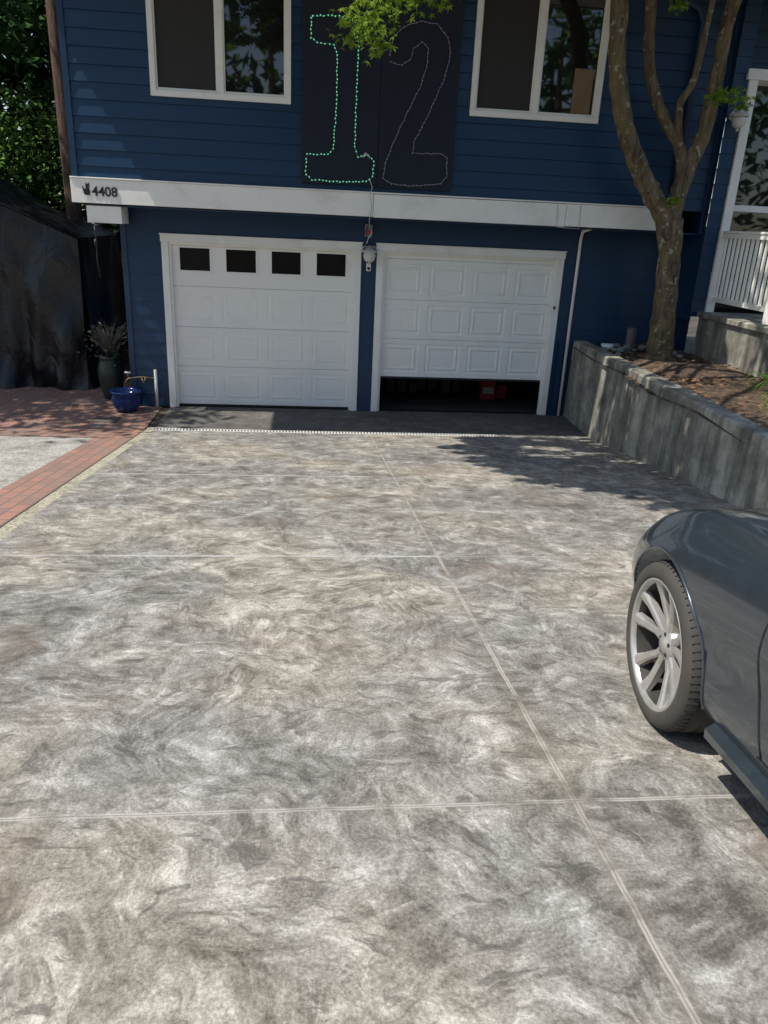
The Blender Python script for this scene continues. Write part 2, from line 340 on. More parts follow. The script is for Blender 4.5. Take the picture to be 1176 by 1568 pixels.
def lantern(name,x,y,z,parent):
    b=MB()
    b.lathe([(.0,.02),(.05,.02),(.055,0),(.02,-.02)],(x,y+.06,z+.02),'y',20,0)
    b.tube([(x,y+.05,z+.02),(x,y-.05,z+.06),(x,y-.1,z+.05)],.012,8,0)
    for sx in(-1,1):
        b.tube([(x,y-.05,z+.05),(x+sx*.06,y-.08,z+.08),(x+sx*.10,y-.08,z+.04)],.008,6,0)
    b.lathe([(.0,.10),(.025,.09),(.06,.055),(.105,.03),(.11,.015),(.10,.01)],(x,y-.09,z-.01),'z',18,0)
    b.lathe([(.075,.01),(.085,-.03),(.07,-.085),(.035,-.115),(0,-.12)],(x,y-.09,z-.01),'z',18,1)
    b.lathe([(.015,-.12),(.02,-.14),(0,-.155)],(x,y-.09,z-.01),'z',12,0)
    g=NT('lantern_glass');g.color((.65,.63,.55));g.set(Roughness=.15)
    return b.obj(name,[simple('weathered_white_metal',(.6,.57,.5),.5,.4,20),g.m],parent)
lantern('wall_lantern',2.63,-.03,2.17,house)
b=MB();b.box(2.60,2.66,-.06,-.018,1.93,2.03);b.obj('door_keypad',M_white,house,.006)
b=MB();b.box(2.612,2.648,-.065,-.061,1.945,1.985);b.obj('keypad_face',M_black,house)
def raised(b,x0,x1,z0,z1,y,d,inset=.022,mi=0):
    vs=[];r=[(0,0),(.012,d),(.012+inset,d),(.024+inset,-.001),(.04+inset,-.001),(.055+inset,d*.9)]
    for k,(i,h) in enumerate(r):
        yy=y+h
        vs+=[(x0+i,yy,z0+i),(x1-i,yy,z0+i),(x1-i,yy,z1-i),(x0+i,yy,z1-i)]
    fs=[]
    for k in range(len(r)-1):
        for j in range(4): fs.append((k*4+j,k*4+(j+1)%4,(k+1)*4+(j+1)%4,(k+1)*4+j))
    n=(len(r)-1)*4;fs.append((n,n+1,n+2,n+3));b.add(vs,fs,mi)
def gdoor(name,x0,w,zb,ztop,rows,cols,emb,windows):
    b=MB();y=.05
    for r in range(rows):
        za=zb+r*.535;zc=za+.529
        zc=min(zc,ztop+.1)
        pw=w/cols
        cells=[]
        for c in range(cols):
            m=.05;cells.append((x0+c*pw+m,x0+(c+1)*pw-m,za+.065,min(zc-.065,ztop+.05)))
        if windows and r==rows-1:
            cells=[(a,c2,1.84,2.125) for (a,c2) in((x0+.13,x0+.52),(x0+.735,x0+1.125),(x0+1.335,x0+1.72),(x0+1.935,x0+2.325))]
        xs=[x0]+[v for c in cells for v in(c[0],c[1])]+[x0+w]
        zl,zh=cells[0][2],cells[0][3]
        def q(a,c,d,e): b.add([(a,y,d),(c,y,d),(c,y,e),(a,y,e)],[(0,1,2,3)])
        q(x0,x0+w,za,zl);q(x0,x0+w,zh,zc)
        for k in range(0,len(xs),2): q(xs[k],xs[k+1],zl,zh)
        b.add([(x0,y,za),(x0+w,y,za),(x0+w,y+.02,za-.003),(x0,y+.02,za-.003)],[(0,1,2,3)])
        b.add([(x0,y,zc),(x0+w,y,zc),(x0+w,y+.02,zc+.003),(x0,y+.02,zc+.003)],[(0,1,2,3)])
        for c in cells:
            if windows and r==rows-1:
                a,d,e,f=c;t=.022
                b.box(a-t,d+t,y-.012,y-.0005,e-t,e);b.box(a-t,d+t,y-.012,y-.0005,f,f+t);b.box(a-t,a,y-.011,y-.0005,e,f);b.box(d,d+t,y-.011,y-.0005,e,f)
                b.add([(a,y+.012,e),(d,y+.012,e),(d,y+.012,f),(a,y+.012,f)],[(0,1,2,3)],1)
                b.add([(a,y,e),(d,y,e),(d,y+.012,e),(a,y+.012,e)],[(0,1,2,3)])
            else: raised(b,*c,y,emb)
    b.add([(x0,y+.025,zb),(x0+w,y+.025,zb),(x0+w,y+.025,ztop),(x0,y+.025,ztop)],[(0,1,2,3)],2)
    b.box(x0,x0+w,y-.004,y+.03,zb-.03,zb-.002,2)
    return b.obj(name,[M_door,M_gglass,M_black],house,recalc=False)
gdoor('garage_door_closed',0.0,2.44,.035,2.19,4,4,.0032,True)
gdoor('garage_door_open',2.827,2.42,.50,2.19,4,4,.011,False)
b=MB()
for x0,x1 in((-.09,2.53),(2.737,5.33)):
    b.box(x0,x0+.09,-.035,.06,0,2.19);b.box(x1-.085,x1,-.035,.06,0,2.19);b.box(x0-.01,x1+.01,-.038,.06,2.191,2.28);b.box(x0-.02,x1+.02,-.05,-.012,2.281,2.295)
    b.box(x0+.09,x0+.12,-.01,.049,0,2.19);b.box(x1-.115,x1-.085,-.01,.049,0,2.19);b.box(x0+.12,x1-.115,-.01,.049,2.165,2.19)
b.obj('garage_door_trim',M_white,house,.003)
b=MB();b.box(5.25,5.275,-.05,-.036,1.52,1.56);b.obj('door_handle',M_black,house)
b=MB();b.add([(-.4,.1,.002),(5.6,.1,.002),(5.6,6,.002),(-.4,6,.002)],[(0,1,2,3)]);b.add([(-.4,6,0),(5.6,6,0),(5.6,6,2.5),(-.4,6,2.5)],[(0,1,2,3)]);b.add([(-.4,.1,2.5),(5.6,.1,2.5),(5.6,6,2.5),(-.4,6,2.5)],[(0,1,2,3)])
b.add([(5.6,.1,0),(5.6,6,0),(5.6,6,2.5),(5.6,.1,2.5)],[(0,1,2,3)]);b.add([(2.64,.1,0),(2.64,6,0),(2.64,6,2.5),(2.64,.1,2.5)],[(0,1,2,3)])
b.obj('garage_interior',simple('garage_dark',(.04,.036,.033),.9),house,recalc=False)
b=MB();b.box(4.55,4.78,.9,1.15,.01,.30);b.box(4.82,4.98,1.0,1.2,.01,.22,0);b.box(4.58,4.75,.893,.899,.1,.2,1);b.tube([(4.57,1.02,.3),(4.6,1.02,.36),(4.72,1.02,.36),(4.76,1.02,.3)],.012,6,0)
b.obj('red_fuel_can',[simple('red_plastic',(.25,.012,.012),.4),simple('label_white',(.3,.3,.3),.5)],None,.01)
b=MB()
for i in range(9):
    x=2.9+i*.18;h=.15+.4*random.random();b.box(x,x+.14,1.2+random.random()*.3,1.7,.01,h)
b.obj('storage_bins',simple('dark_bins',(.03,.028,.03),.6),None,.01)
b=MB();b.tube([(5.52,-.04,-.0),(5.52,-.04,2.45),(5.53,-.05,2.56),(5.55,-.3,2.6)],.022,10)
b.obj('white_downpipe',M_white,house)
b=MB();b.box(5.40,5.47,-.06,-.02,0.0,1.1);b.obj('corner_post',M_blue,house)
b=MB();b.tube([(6.15,-.56,5.2),(6.42,-.57,5.1),(6.5,-.57,4.95),(6.5,-.57,2.95)],.04,10);b.obj('downspout',M_blue,house)
b=MB();b.tube([(-.26,-.05,0.0),(-.26,-.05,.52)],.022,10,0);b.tube([(-.26,-.05,.40),(-.45,-.08,.42),(-.62,-.10,.40),(-.66,-.12,.34)],.012,8,1)
b.tube([(-.62,-.10,.40),(-.62,-.10,.47)],.01,6,1);b.tube([(-.66,-.10,.48),(-.58,-.10,.48)],.014,8,0);b.tube([(-.45,-.08,.42),(-.42,-.09,.34),(-.38,-.10,.42)],.01,8,1)
b.obj('garden_tap',[M_white,simple('brass',(.3,.24,.13),.4,.2,10,metal=.7)],house)
# ---- entry wing
b=MB();siding(b,6.97,7.16,1.55,5.45,-.62);siding(b,7.16,12,1.55,5.45,-.3,[(7.26,8.5,1.55,4.5)])
b.add([(6.97,-.62,1.5),(6.97,.3,1.5),(6.97,.3,5.45),(6.97,-.62,5.45)],[(0,1,2,3)])
b.obj('entry_wall',M_blue,house,recalc=False)
b=MB()
b.box(7.165,7.28,-.66,-.25,1.57,4.38);b.box(8.36,8.48,-.4,-.25,1.57,4.38);b.box(7.13,8.52,-.67,-.25,4.381,4.50);b.box(7.36,8.36,-.36,-.26,2.9,2.98);b.box(7.28,7.36,-.36,-.26,1.57,4.38);b.box(8.28,8.36,-.36,-.26,1.57,4.38)
b.obj('entry_door_frame',M_white,house,.004)
b=MB();b.box(7.36,8.28,-.32,-.27,1.57,2.9);b.box(7.36,8.28,-.32,-.27,2.98,4.38)
b.obj('entry_door_glass',M_glass,house)
b=MB()
for k in range(26):
    cx=7.46+random.random()*.7;cz=random.choice((3.05,1.8))+random.random()*1.05;a=random.random()*6.28;L=.14
    p=[(cx+L*math.cos(a+q)*rr,-.324,cz+L*math.sin(a+q)*rr) for q,rr in((0,1),(.35,.4),(math.pi,.15),(-.35,.4))]
    b.add(p,[(0,1,2,3)])
b.obj('entry_glass_leaves',simple('etched_green',(.07,.12,.07),.5),house,recalc=False)
lantern('entry_lantern',7.04,-.72,3.95,house)
b=MB();b.box(7.1,12,-3.6,-.63,.9,1.55);b.box(7.06,12,-3.65,-.63,1.551,1.62);b.obj('porch_slab',M_wall,None,.01)
b=MB()
b.box(7.2,7.27,-2.0,-.63,2.56,2.62);b.box(7.19,7.285,-2.0,-.63,2.621,2.65);b.box(7.21,7.26,-2.0,-.63,1.76,1.82)
y=-.7
while y>-1.95: b.box(7.22,7.25,y-.035,y,1.82,2.56);y-=.105
b.box(7.17,7.30,-2.13,-2.0,1.63,2.72);b.box(7.18,7.29,-.63,-.53,1.63,2.62)
b.box(7.15,7.32,-2.15,-1.98,2.721,2.76)
b.obj('porch_railing',M_white,None,.004)
# retaining wall
b=MB();A=[(5.60,-.02),(5.55,-1.5),(5.48,-3.4),(5.40,-5.2),(5.33,-7.2),(5.3,-9)]
vs=[];
for x,y in A:
    tz=1.10 if y>-5.3 else gz(y)+.75
    vs+=[(x,y,gz(y)-.1),(x+.015,y,tz-.02),(x+.035,y,tz),(x+.2,y,tz),(x+.215,y,tz-.02),(x+.22,y,.0)]
n=6;fs=[]
for i in range(len(A)-1):
    for k in range(n-1): fs.append((i*n+k,i*n+k+1,(i+1)*n+k+1,(i+1)*n+k))
fs.append(tuple(range(n)));fs.append(tuple((len(A)-1)*n+k for k in range(n)))
b.add(vs,fs);b.obj('retaining_wall',M_wall)
b=MB();ys=[0,-1,-2,-3,-4,-5,-6,-7,-9,-12];xs=[5.6,5.9,6.3,6.7,7.15,9,14]
vs=[(x,y,1.0+.05*math.sin(x*5+y*3)+(.12 if 5.9<x<7 else 0)*(.5+.5*math.sin(y*2))+max(0,(-5-y))*.1) for y in ys for x in [max(5.6-.0*y+(.05*y if x<5.7 else 0),5.42) if x<5.7 else x for x in xs]]
nx=len(xs);fs=[(j*nx+i,j*nx+i+1,(j+1)*nx+i+1,(j+1)*nx+i) for j in range(len(ys)-1) for i in range(nx-1)]
b.add(vs,fs,0,True)
t=NT('planter_soil');t.color(t.ramp(t.noise(12,5,.75),[(.35,(.025,.018,.012)),(.55,(.10,.065,.04)),(.68,(.28,.17,.10))]));t.set(Roughness=.95);t.bump(t.noise(25,3),.8,.03)
b.obj('planting_bed',t.m,recalc=False)
# ------------------------------------------------------------------ leaves
def leafcloud(name,centers,n_per,rad,size,mat,parent=None,star=False,flat=.5,up=.6,loc=(0,0,0)):
    C=np.array(centers);K=len(C);N=K*n_per
    P=np.repeat(C[:,:3],n_per,0)+rng.normal(0,1,(N,3))*np.array([rad,rad,rad*flat])*(np.repeat(C[:,3:4],n_per,0) if C.shape[1]>3 else 1)
    nrm=rng.normal(0,1,(N,3));nrm[:,2]=np.abs(nrm[:,2])+up;nrm/=np.linalg.norm(nrm,axis=1)[:,None]
    a=rng.normal(0,1,(N,3));u=np.cross(nrm,a);u/=np.linalg.norm(u,axis=1)[:,None];w=np.cross(nrm,u)
    s=size*(.6+.8*rng.random(N))[:,None]
    if star:
        prof=[];k=5
        for i in range(k):
            an=math.radians(-110+220*i/(k-1));L=1-.28*abs(i-2)/2
            if i>0: prof.append((math.cos(an-math.radians(27))*.34,math.sin(an-math.radians(27))*.34))
            prof.append((math.cos(an)*L,math.sin(an)*L))
        prof.append((-.12,0))
    else: prof=[(-1,0),(-.2,.42),(1,0),(-.1,-.45)]
    m=len(prof);V=np.stack([P+u*s*px+w*s*py+nrm*s*(-.15 if (px*px+py*py)>.5 else .05) for px,py in prof],1).reshape(-1,3)
    me=bpy.data.meshes.new(name);me.vertices.add(N*m);me.vertices.foreach_set('co',V.ravel())
    me.loops.add(N*m);me.loops.foreach_set('vertex_index',np.arange(N*m,dtype=np.int32));me.polygons.add(N);me.polygons.foreach_set('loop_start',np.arange(0,N*m,m,dtype=np.int32));me.polygons.foreach_set('loop_total',np.full(N,m,dtype=np.int32))
    me.update();me.validate();me.materials.append(mat);o=bpy.data.objects.new(name,me);o.location=loc;return link(o,parent)
# maple tree
tree=empty('maple_tree',(0,0,0))
b=MB()
def br(path,r): 
    P=[Vector(p) for p in path];Q=[];R_=[]
    for i in range(len(P)-1):
        p0=P[max(i-1,0)];p1=P[i];p2=P[i+1];p3=P[min(i+2,len(P)-1)]
        for k in range(5):
            t=k/5;Q.append(.5*((2*p1)+(p2-p0)*t+(2*p0-5*p1+4*p2-p3)*t*t+(3*p1-p0-3*p2+p3)*t**3));R_.append((r[i]*(1-t)+r[i+1]*t)*(1+.07*math.sin(i*5+k*2.3)))
    Q.append(P[-1]);R_.append(r[-1]);b.tube(Q,R_,12,0,True,.08)
br([(6.52,-.9,.95),(6.5,-.9,1.1),(6.47,-.9,1.6),(6.42,-.9,2.2),(6.36,-.9,2.75)],[.24,.175,.15,.14,.15])
br([(6.40,-.9,2.3),(6.25,-.92,2.75),(6.0,-.95,3.05),(5.72,-1.0,3.42),(5.48,-1.05,3.85),(5.30,-1.1,4.4),(5.18,-1.2,5.05),(4.7,-1.7,6.0),(4.0,-2.3,6.8),(3.0,-2.8,7.2)],[.11,.12,.115,.11,.105,.10,.095,.08,.06,.03])
br([(6.36,-.9,2.7),(6.38,-.9,3.05),(6.40,-.9,3.25),(6.32,-.88,3.55),(6.05,-.86,3.9),(5.9,-.85,4.15),(5.75,-.9,4.5),(5.65,-.95,5.1),(5.2,-1.6,6.0),(4.2,-3.2,6.6),(3.0,-4.2,6.8)],[.12,.10,.08,.072,.068,.066,.064,.06,.05,.04,.02])
br([(6.38,-.9,3.0),(6.47,-.92,3.4),(6.56,-.95,3.75),(6.57,-1.0,4.35),(6.6,-1.05,5.1),(6.9,-1.3,6.2),(7.2,-1.6,7)],[.10,.09,.085,.08,.075,.06,.03])
br([(6.3,-.9,3.55),(6.2,-.95,4.0),(6.3,-1.0,4.3),(6.32,-1.1,5.1)],[.05,.045,.04,.03])
for e in [(.7,-2.3,5.6),(.9,-3.6,5.5),(1.4,-4.7,5.5),(2.2,-5.2,5.6),(2.3,-3.1,5.2),(1.2,-1.9,6),(2.6,-4.2,5.6)]:
    s=random.choice([(4.0,-2.3,6.8),(4.2,-3.2,6.6),(4.7,-1.7,6.0)])
    br([s,((s[0]+e[0])/2,(s[1]+e[1])/2,(s[2]+e[2])/2+.35),e],[.05,.035,.012])
br([(2.9,-3.0,5.7),(2.75,-3.0,5.0),(2.6,-3.0,4.5),(2.35,-3.0,4.25)],[.02,.014,.01,.005])
for kx,kz in((6.35,2.6),(6.02,3.12),(5.45,3.95),(6.47,1.9)):
    b.lathe([(0,-.03),(.05,-.025),(.06,0),(.04,.02),(0,.025)],(kx,-1.02,kz),'y',10,0)
b.obj('trunk_and_limbs',M_bark,tree)
cl=[]
def clear(x,y,z):
    h=z-4.25;return math.hypot(x-(2.45-SX*h),y-(-3.0-SY*h))<.5
def spray(x,y,z,L,ang,drop,n=7,w=1):
    for i in range(n):
        t=i/(n-1);p=(x+math.cos(ang)*L*t,y+math.sin(ang)*L*t,z-drop*t*t,w*(1-.6*t))
        if not clear(*p[:3]): cl.append(p)
for k in range(340):
    gy=random.uniform(-5.4,-1.5)
    lo=3.85+abs(gy+2.6)*.33 + (0.5 if gy<-4.2 else 0)
    gx=random.uniform(lo,6.3) if k%4 else lo+random.random()*.5
    if gx>5.3 and random.random()<.4: continue
    h=random.uniform(4.9,6.4)-gz(gy)
    spray(gx-SX*h+.1,gy-SY*h,h+gz(gy),random.uniform(.3,.7),math.pi+random.uniform(-.45,.45),.1,6,.75)
for k in range(90):
    cl.append((random.uniform(3.4,7.6),random.uniform(-4.6,-1.0),random.uniform(5.6,7.6),1.3))
leafcloud('crown_leaves',cl,20,.12,.072,M_leaf,tree,True,.5,1.2)
cl=[]
for (x,z,n) in((2.25,4.22,1),(2.35,4.12,1),(2.2,4.05,.8),(2.5,4.25,1),(2.6,4.35,1),(2.75,4.42,1),(2.4,4.3,1.1),(2.9,4.5,.8),(2.5,4.45,1),(2.28,4.35,1),(2.15,4.18,.7),(2.42,4.02,.7),(3.0,4.42,.7),(3.45,4.6,.5)):
    cl.append((x,-3.0+random.uniform(-.15,.15),z,n))
leafcloud('low_spray_leaves',cl,34,.085,.055,M_leaf2,tree,True,.7)
cl=[(6.62,-1.2,4.12,1),(6.75,-1.25,4.08,1),(6.5,-1.2,4.05,.7),(6.85,-1.2,4.0,.6),(5.95,-1.0,5.0,.8),(6.25,-1.1,2.96,.5)]
leafcloud('epicormic_leaves',cl,35,.07,.05,M_leaf2,tree,True,.6)
st=empty('cedar_tree')
b=MB();b.tube([(-6.6,-.6,-.1),(-6.55,-.6,3),(-6.5,-.6,6),(-6.4,-.6,9),(-6.4,-.6,12)],[.3,.25,.2,.13,.04],12,0,True,.08);b.obj('trunk',M_cedar,st)
cl=[]
for x,y,z in zip(rng.normal(-6.1,1.3,190),rng.normal(.1,1.7,190),rng.uniform(5.5,10,190)):
    gx=x+SX*z;gy=y+SY*z
    if x>-3.9: continue
    if gx>-.5 and gy<-.9: continue
    if -3.9<gy<-1.7 and gx>-2.6: continue
    h=z-3.3
    if x+SX*h>-1.25 and abs(y+SY*h+.5)<.9: continue
    cl.append((x,y,z,1.1))
leafcloud('foliage',cl,60,.28,.10,M_fir,st,False,.5)
bg=empty('cedar_tree.001')
b=MB();b.tube([(-1.95,3,-.1),(-1.98,3,2.5),(-2.0,3,5),(-2.05,3,9)],[.14,.125,.115,.08],12,0,True,.1)
b.obj('trunk',M_cedar,bg)
cl=[(random.uniform(-6.5,-2.6),random.uniform(4.5,7.5),random.uniform(1.2,9),1.4) for _ in range(90)]
leafcloud('foliage',cl,80,.36,.10,M_fir,bg,False,.6)
cl=[(random.uniform(-11,-1.6),random.uniform(8.0,11),random.uniform(0,11),1.6) for _ in range(420)]
leafcloud('background_foliage',cl,36,.5,.26,M_fir,None,False,.8)
cl=[(random.uniform(-4.8,-2.3),random.uniform(4.2,5.2),random.uniform(2.0,4.0),1.2) for _ in range(45)]
leafcloud('shrub',cl,80,.22,.055,M_bush,None,False,.8)
cl=[(random.uniform(-24,30),random.uniform(-32,-27),random.uniform(1.5,12),random.uniform(1.5,2.5)) for _ in range(320)]
leafcloud('street_trees_foliage',cl,22,.7,.45,M_bush,None,False,.8)
b=MB()
for k in range(12):
    x=-22+k*4.4;b.tube([(x,-29,1),(x+.3,-29,6),(x,-29,11)],[.3,.22,.08],8)
b.obj('street_tree_trunks',M_cedar)
b=MB();x=-7
while x<-.62: b.box(x,x+.135,4.0,4.03,0,1.85+random.uniform(-.01,.01));x+=.145
b.box(-7,-.6,4.031,4.07,.4,.5);b.box(-7,-.6,4.031,4.07,1.4,1.5)
b.obj('wooden_fence',simple('weathered_fence',(.09,.065,.045),.9,.4,3,bump=.4))
# tarp shelter
X0,X1,YA,YB=-5.6,-1.45,1.1,3.6
nx,nz,ny=110,50,30
def tz(x): return 2.15+(.85)*(1-abs(x+3.5)/2.1)-.04*math.sin((x+.3)*5)
def fold(a,b_): return .06*math.sin(a*5+math.sin(b_*1.3)*1.2)+.035*math.sin(a*12-b_*3.2+math.sin(a*3+b_)*2.2)+.018*math.sin(a*8+b_*7+math.sin(b_*3))
b=MB();vs=[];fs=[]
for j in range(nz+1):
    for i in range(nx+1):
        x=X0+(X1-X0)*i/nx;zt=tz(x);z=zt*j/nz;fl=(1-j/nz)
        vs.append((x,YA-.12*fl+fold(x,z)*(.2+1.2*fl),z))
for j in range(nz):
    for i in range(nx): fs.append((j*(nx+1)+i,j*(nx+1)+i+1,(j+1)*(nx+1)+i+1,(j+1)*(nx+1)+i))
b.add(vs,fs,0,True);vs=[];fs=[]
for j in range(ny+1):
    for i in range(nx+1):
        x=X0+(X1-X0)*i/nx;y=YA+(YB-YA)*j/ny;vs.append((x,y-.02,tz(x)+.03*math.sin(y*6+x*2)*(j>0)-.08*math.sin(math.pi*((y-YA)/(YB-YA)*2%1))))
for j in range(ny):
    for i in range(nx): fs.append((j*(nx+1)+i,j*(nx+1)+i+1,(j+1)*(nx+1)+i+1,(j+1)*(nx+1)+i))
b.add(vs,fs,0,True);vs=[];fs=[]
for j in range(nz+1):
    for i in range(ny+1):
        y=YA+(YB-YA)*i/ny;z=tz(X1)*j/nz;fl=1-j/nz;vs.append((X1+.08*fl+fold(y,z)*(.1+fl),y-.08*fl*(1-i/ny),z))
for j in range(nz):
    for i in range(ny): fs.append((j*(ny+1)+i,j*(ny+1)+i+1,(j+1)*(ny+1)+i+1,(j+1)*(ny+1)+i))
b.add(vs,fs,0,True)
b.tube([(X0,YA-.02,tz(X0)),(-3.5,YA-.03,tz(-3.5)+.01),(X1,YA-.02,tz(X1)+.01)],.025,8,0)
t=NT('black_tarp');t.color(t.mix(t.noise(3,3),(.0035,.004,.0055),(.009,.010,.013)));t.set(Roughness=.36);t.bump(t.noise(1,3,.5,.9,t.mapping(t.co,(6,6,3.5),(0,.5,0))),.5,.05)
b.obj('tarp_shelter',t.m,recalc=False)
b=MB();b.lathe([(0,0),(.13,0),(.175,.08),(.19,.17),(.175,.235),(.20,.25),(.205,.28),(.185,.28),(.17,.25),(.165,.22),(0,.2)],(-.62,-.30,.0),'z',36,0)
t=NT('blue_glaze');t.color(t.mix(t.noise(6,3),(.008,.025,.10),(.015,.05,.18)));t.set(Roughness=.15);b.obj('blue_flower_pot',t.m)
pl=empty('tall_planter')
b=MB();b.lathe([(0,0),(.11,0),(.14,.1),(.175,.3),(.18,.42),(.15,.52),(.14,.57),(.165,.61),(.14,.61),(.12,.56),(0,.54)],(-.98,.45,0),'z',30,0)
t=NT('green_glaze');t.color(t.mix(t.noise(5,3),(.014,.022,.018),(.04,.055,.045)));t.set(Roughness=.35);b.obj('urn',t.m,pl)
b=MB()
for k in range(80):
    a=random.random()*6.28;L=.25+.28*random.random();sp=.08+.26*random.random()
    b.tube([(-.98,.45,.55),(-.98+math.cos(a)*sp*.5,.45+math.sin(a)*sp*.5,.55+L*.7),(-.98+math.cos(a)*sp,.45+math.sin(a)*sp,.55+L)],[.005,.004,.002],4)
b.obj('stems',simple('dry_stems',(.17,.15,.11),.8),pl)
leafcloud('foliage',[(-.98,.45,.82,1)],300,.13,.025,simple('grey_green_leaf',(.10,.12,.08),.7),pl,False,1)
b=MB();b.lathe([(0,0),(.09,0),(.13,.13),(.12,.13),(0,.11)],(-.75,.5,0),'z',24);b.obj('small_pot',M_black)
b=MB();b.lathe([(0,0),(.06,0),(.09,.07),(.08,.07),(0,.05)],(5.95,-.45,1.05),'z',20);b.obj('white_bowl',M_white)
b=MB();b.lathe([(.06+.008*(i%2),i*.015) for i in range(24)],(6.28,-.42,1.0),'z',20);b.obj('corrugated_drain_pipe',simple('grey_pipe',(.12,.12,.12),.6))
b=MB()
for k in range(14):
    x=5.8+random.random()*1.0;y=-.2-random.random()*1.0;r=.03+.04*random.random();b.lathe([(0,-r*.6),(r,-r*.3),(r*1.1,r*.1),(r*.6,r*.6),(0,r*.7)],(x,y,1.08),'z',7)
b.obj('garden_stones',simple('stone',(.2,.2,.18),.9,.3,8,bump=.4))
def strap(name,x,y,z,n,L,mat):
    b=MB()
    for k in range(n):
        a=random.random()*6.28;l=L*(.6+.6*random.random());d=Vector((math.cos(a),math.sin(a),0));p=Vector((-d.y,d.x,0))*.012
        vs=[];
        for i in range(6):
            t=i/5;c=Vector((x,y,z))+d*l*t*.8+Vector((0,0,l*(1.3*t-1.25*t*t)));w=p*(1-t*.9);vs+=[c-w,c+w]
        b.add(vs,[(2*i,2*i+1,2*i+3,2*i+2) for i in range(5)])
    return b.obj(name,mat,recalc=False)
strap('daylily_plant',6.35,-4.0,1.05,30,.5,M_leaf);strap('daylily_plant.001',6.75,-3.2,1.05,34,.55,M_leaf);strap('daylily_plant.002',6.3,-4.9,1.05,30,.5,M_leaf)
N=[(random.uniform(5.7,7.0),random.uniform(-5.5,-.2),1.09,.3) for _ in range(60)]
leafcloud('leaf_litter',N,8,.3,.035,simple('dead_leaf',(.22,.12,.06),.8,.4),None,True,.02,3)
N=[(random.uniform(-1.2,-.2),random.uniform(-1.5,-.1),.012,.3) for _ in range(12)]+[(random.uniform(4.6,5.45),y,gz(y)+.012,.5) for y in [random.uniform(-4.5,-1.3) for _ in range(14)]]+[(random.uniform(.3,5.2),random.uniform(-1.0,-.1),.012,.5) for _ in range(10)]
leafcloud('leaf_litter.001',N,4,.3,.017,simple('dead_leaf2',(.12,.08,.05),.8,.4),None,True,.005,4)
# ------------------------------------------------------------------ car
car=empty('parked_car')
def interp(T,x):
    T=sorted(T)
    if x<=T[0][0]:return T[0][1]
    if x>=T[-1][0]:return T[-1][1]
    for i in range(len(T)-1):
        if T[i][0]<=x<=T[i+1][0]:
            p0=T[max(i-1,0)];p1=T[i];p2=T[i+1];p3=T[min(i+2,len(T)-1)]
            h=p2[0]-p1[0];t=(x-p1[0])/h
            m1=(p2[1]-p0[1])/(p2[0]-p0[0]) ;m2=(p3[1]-p1[1])/(p3[0]-p1[0])
            return (2*t**3-3*t*t+1)*p1[1]+(t**3-2*t*t+t)*h*m1+(-2*t**3+3*t*t)*p2[1]+(t**3-t*t)*h*m2
WT=[(-2.0,.45),(-1.93,.66),(-1.7,.80),(-1.2,.87),(-.8,.865),(0,.84),(.6,.845),(.9,.86),(1.165,.875),(1.45,.85),(1.7,.765),(1.87,.60),(1.97,.34)]
ZS=[(-2.0,.74),(-1.7,.84),(-1.2,.89),(-.8,.87),(0,.83),(.6,.80),(.9,.785),(1.165,.76),(1.45,.70),(1.7,.61),(1.87,.53),(1.97,.46)]
ZC=[(-2.0,.76),(-1.7,.88),(-1.0,.93),(0,.96),(.55,.955),(.9,.905),(1.165,.85),(1.45,.77),(1.7,.66),(1.87,.55),(1.97,.465)]
ZB=[(-2.0,.34),(-1.8,.22),(-1.3,.18),(1.3,.18),(1.7,.18),(1.97,.26)]
def sec(Y):
    W=interp(WT,Y);s=interp(ZS,Y);c=interp(ZC,Y);z0=interp(ZB,Y)
    bl=math.exp(-((Y-1.165)/.42)**2)*.045+math.exp(-((Y+1.165)/.42)**2)*.03
    P=[(0,z0),(W*.5,z0),(W*.86,z0),(W*.945,z0+.035),(W*.975,z0+.12),(W*.98,z0+(s-z0)*.42),(W*1.0,z0+(s-z0)*.62),(W*.985,z0+(s-z0)*.80),(W*.94,z0+(s-z0)*.925),(W*.865,s+bl*.7),(W*.77,s+bl),(W*.62,s+(c-s)*.40+bl*.1),(W*.35,s+(c-s)*.85),(0,c)]
    return P
def crv(P,n=5):
    o=[]
    for i in range(len(P)-1):
        p0=P[max(i-1,0)];p1=P[i];p2=P[i+1];p3=P[min(i+2,len(P)-1)]
        for k in range(n):
            t=k/n;o.append(tuple(.5*((2*p1[a])+(p2[a]-p0[a])*t+(2*p0[a]-5*p1[a]+4*p2[a]-p3[a])*t*t+(3*p1[a]-p0[a]-3*p2[a]+p3[a])*t**3) for a in(0,1)))
    return o+[P[-1]]
Ys=[-2.0+3.97*i/110 for i in range(111)]
b=MB();rings=[]
for Y in Ys:
    h=crv(sec(Y));ring=[(x,Y,z) for x,z in h]+[(-x,Y,z) for x,z in reversed(h[1:-1])];rings.append(ring)
n=len(rings[0]);vs=[p for r in rings for p in r];fs=[]
for i in range(len(rings)-1):
    for k in range(n): fs.append((i*n+k,i*n+(k+1)%n,(i+1)*n+(k+1)%n,(i+1)*n+k))
fs.append(tuple(range(n)));fs.append(tuple((len(rings)-1)*n+k for k in reversed(range(n))))
b.add(vs,fs,0,True)
RW=.302
t=NT('car_paint_grey');fl=t.noise(900,1);t.color(t.mix(fl,(.030,.043,.054),(.072,.096,.116)));t.set(Metallic=.6,Roughness=.36);t.b.inputs['Coat Weight'].default_value=1;t.b.inputs['Coat Roughness'].default_value=.04
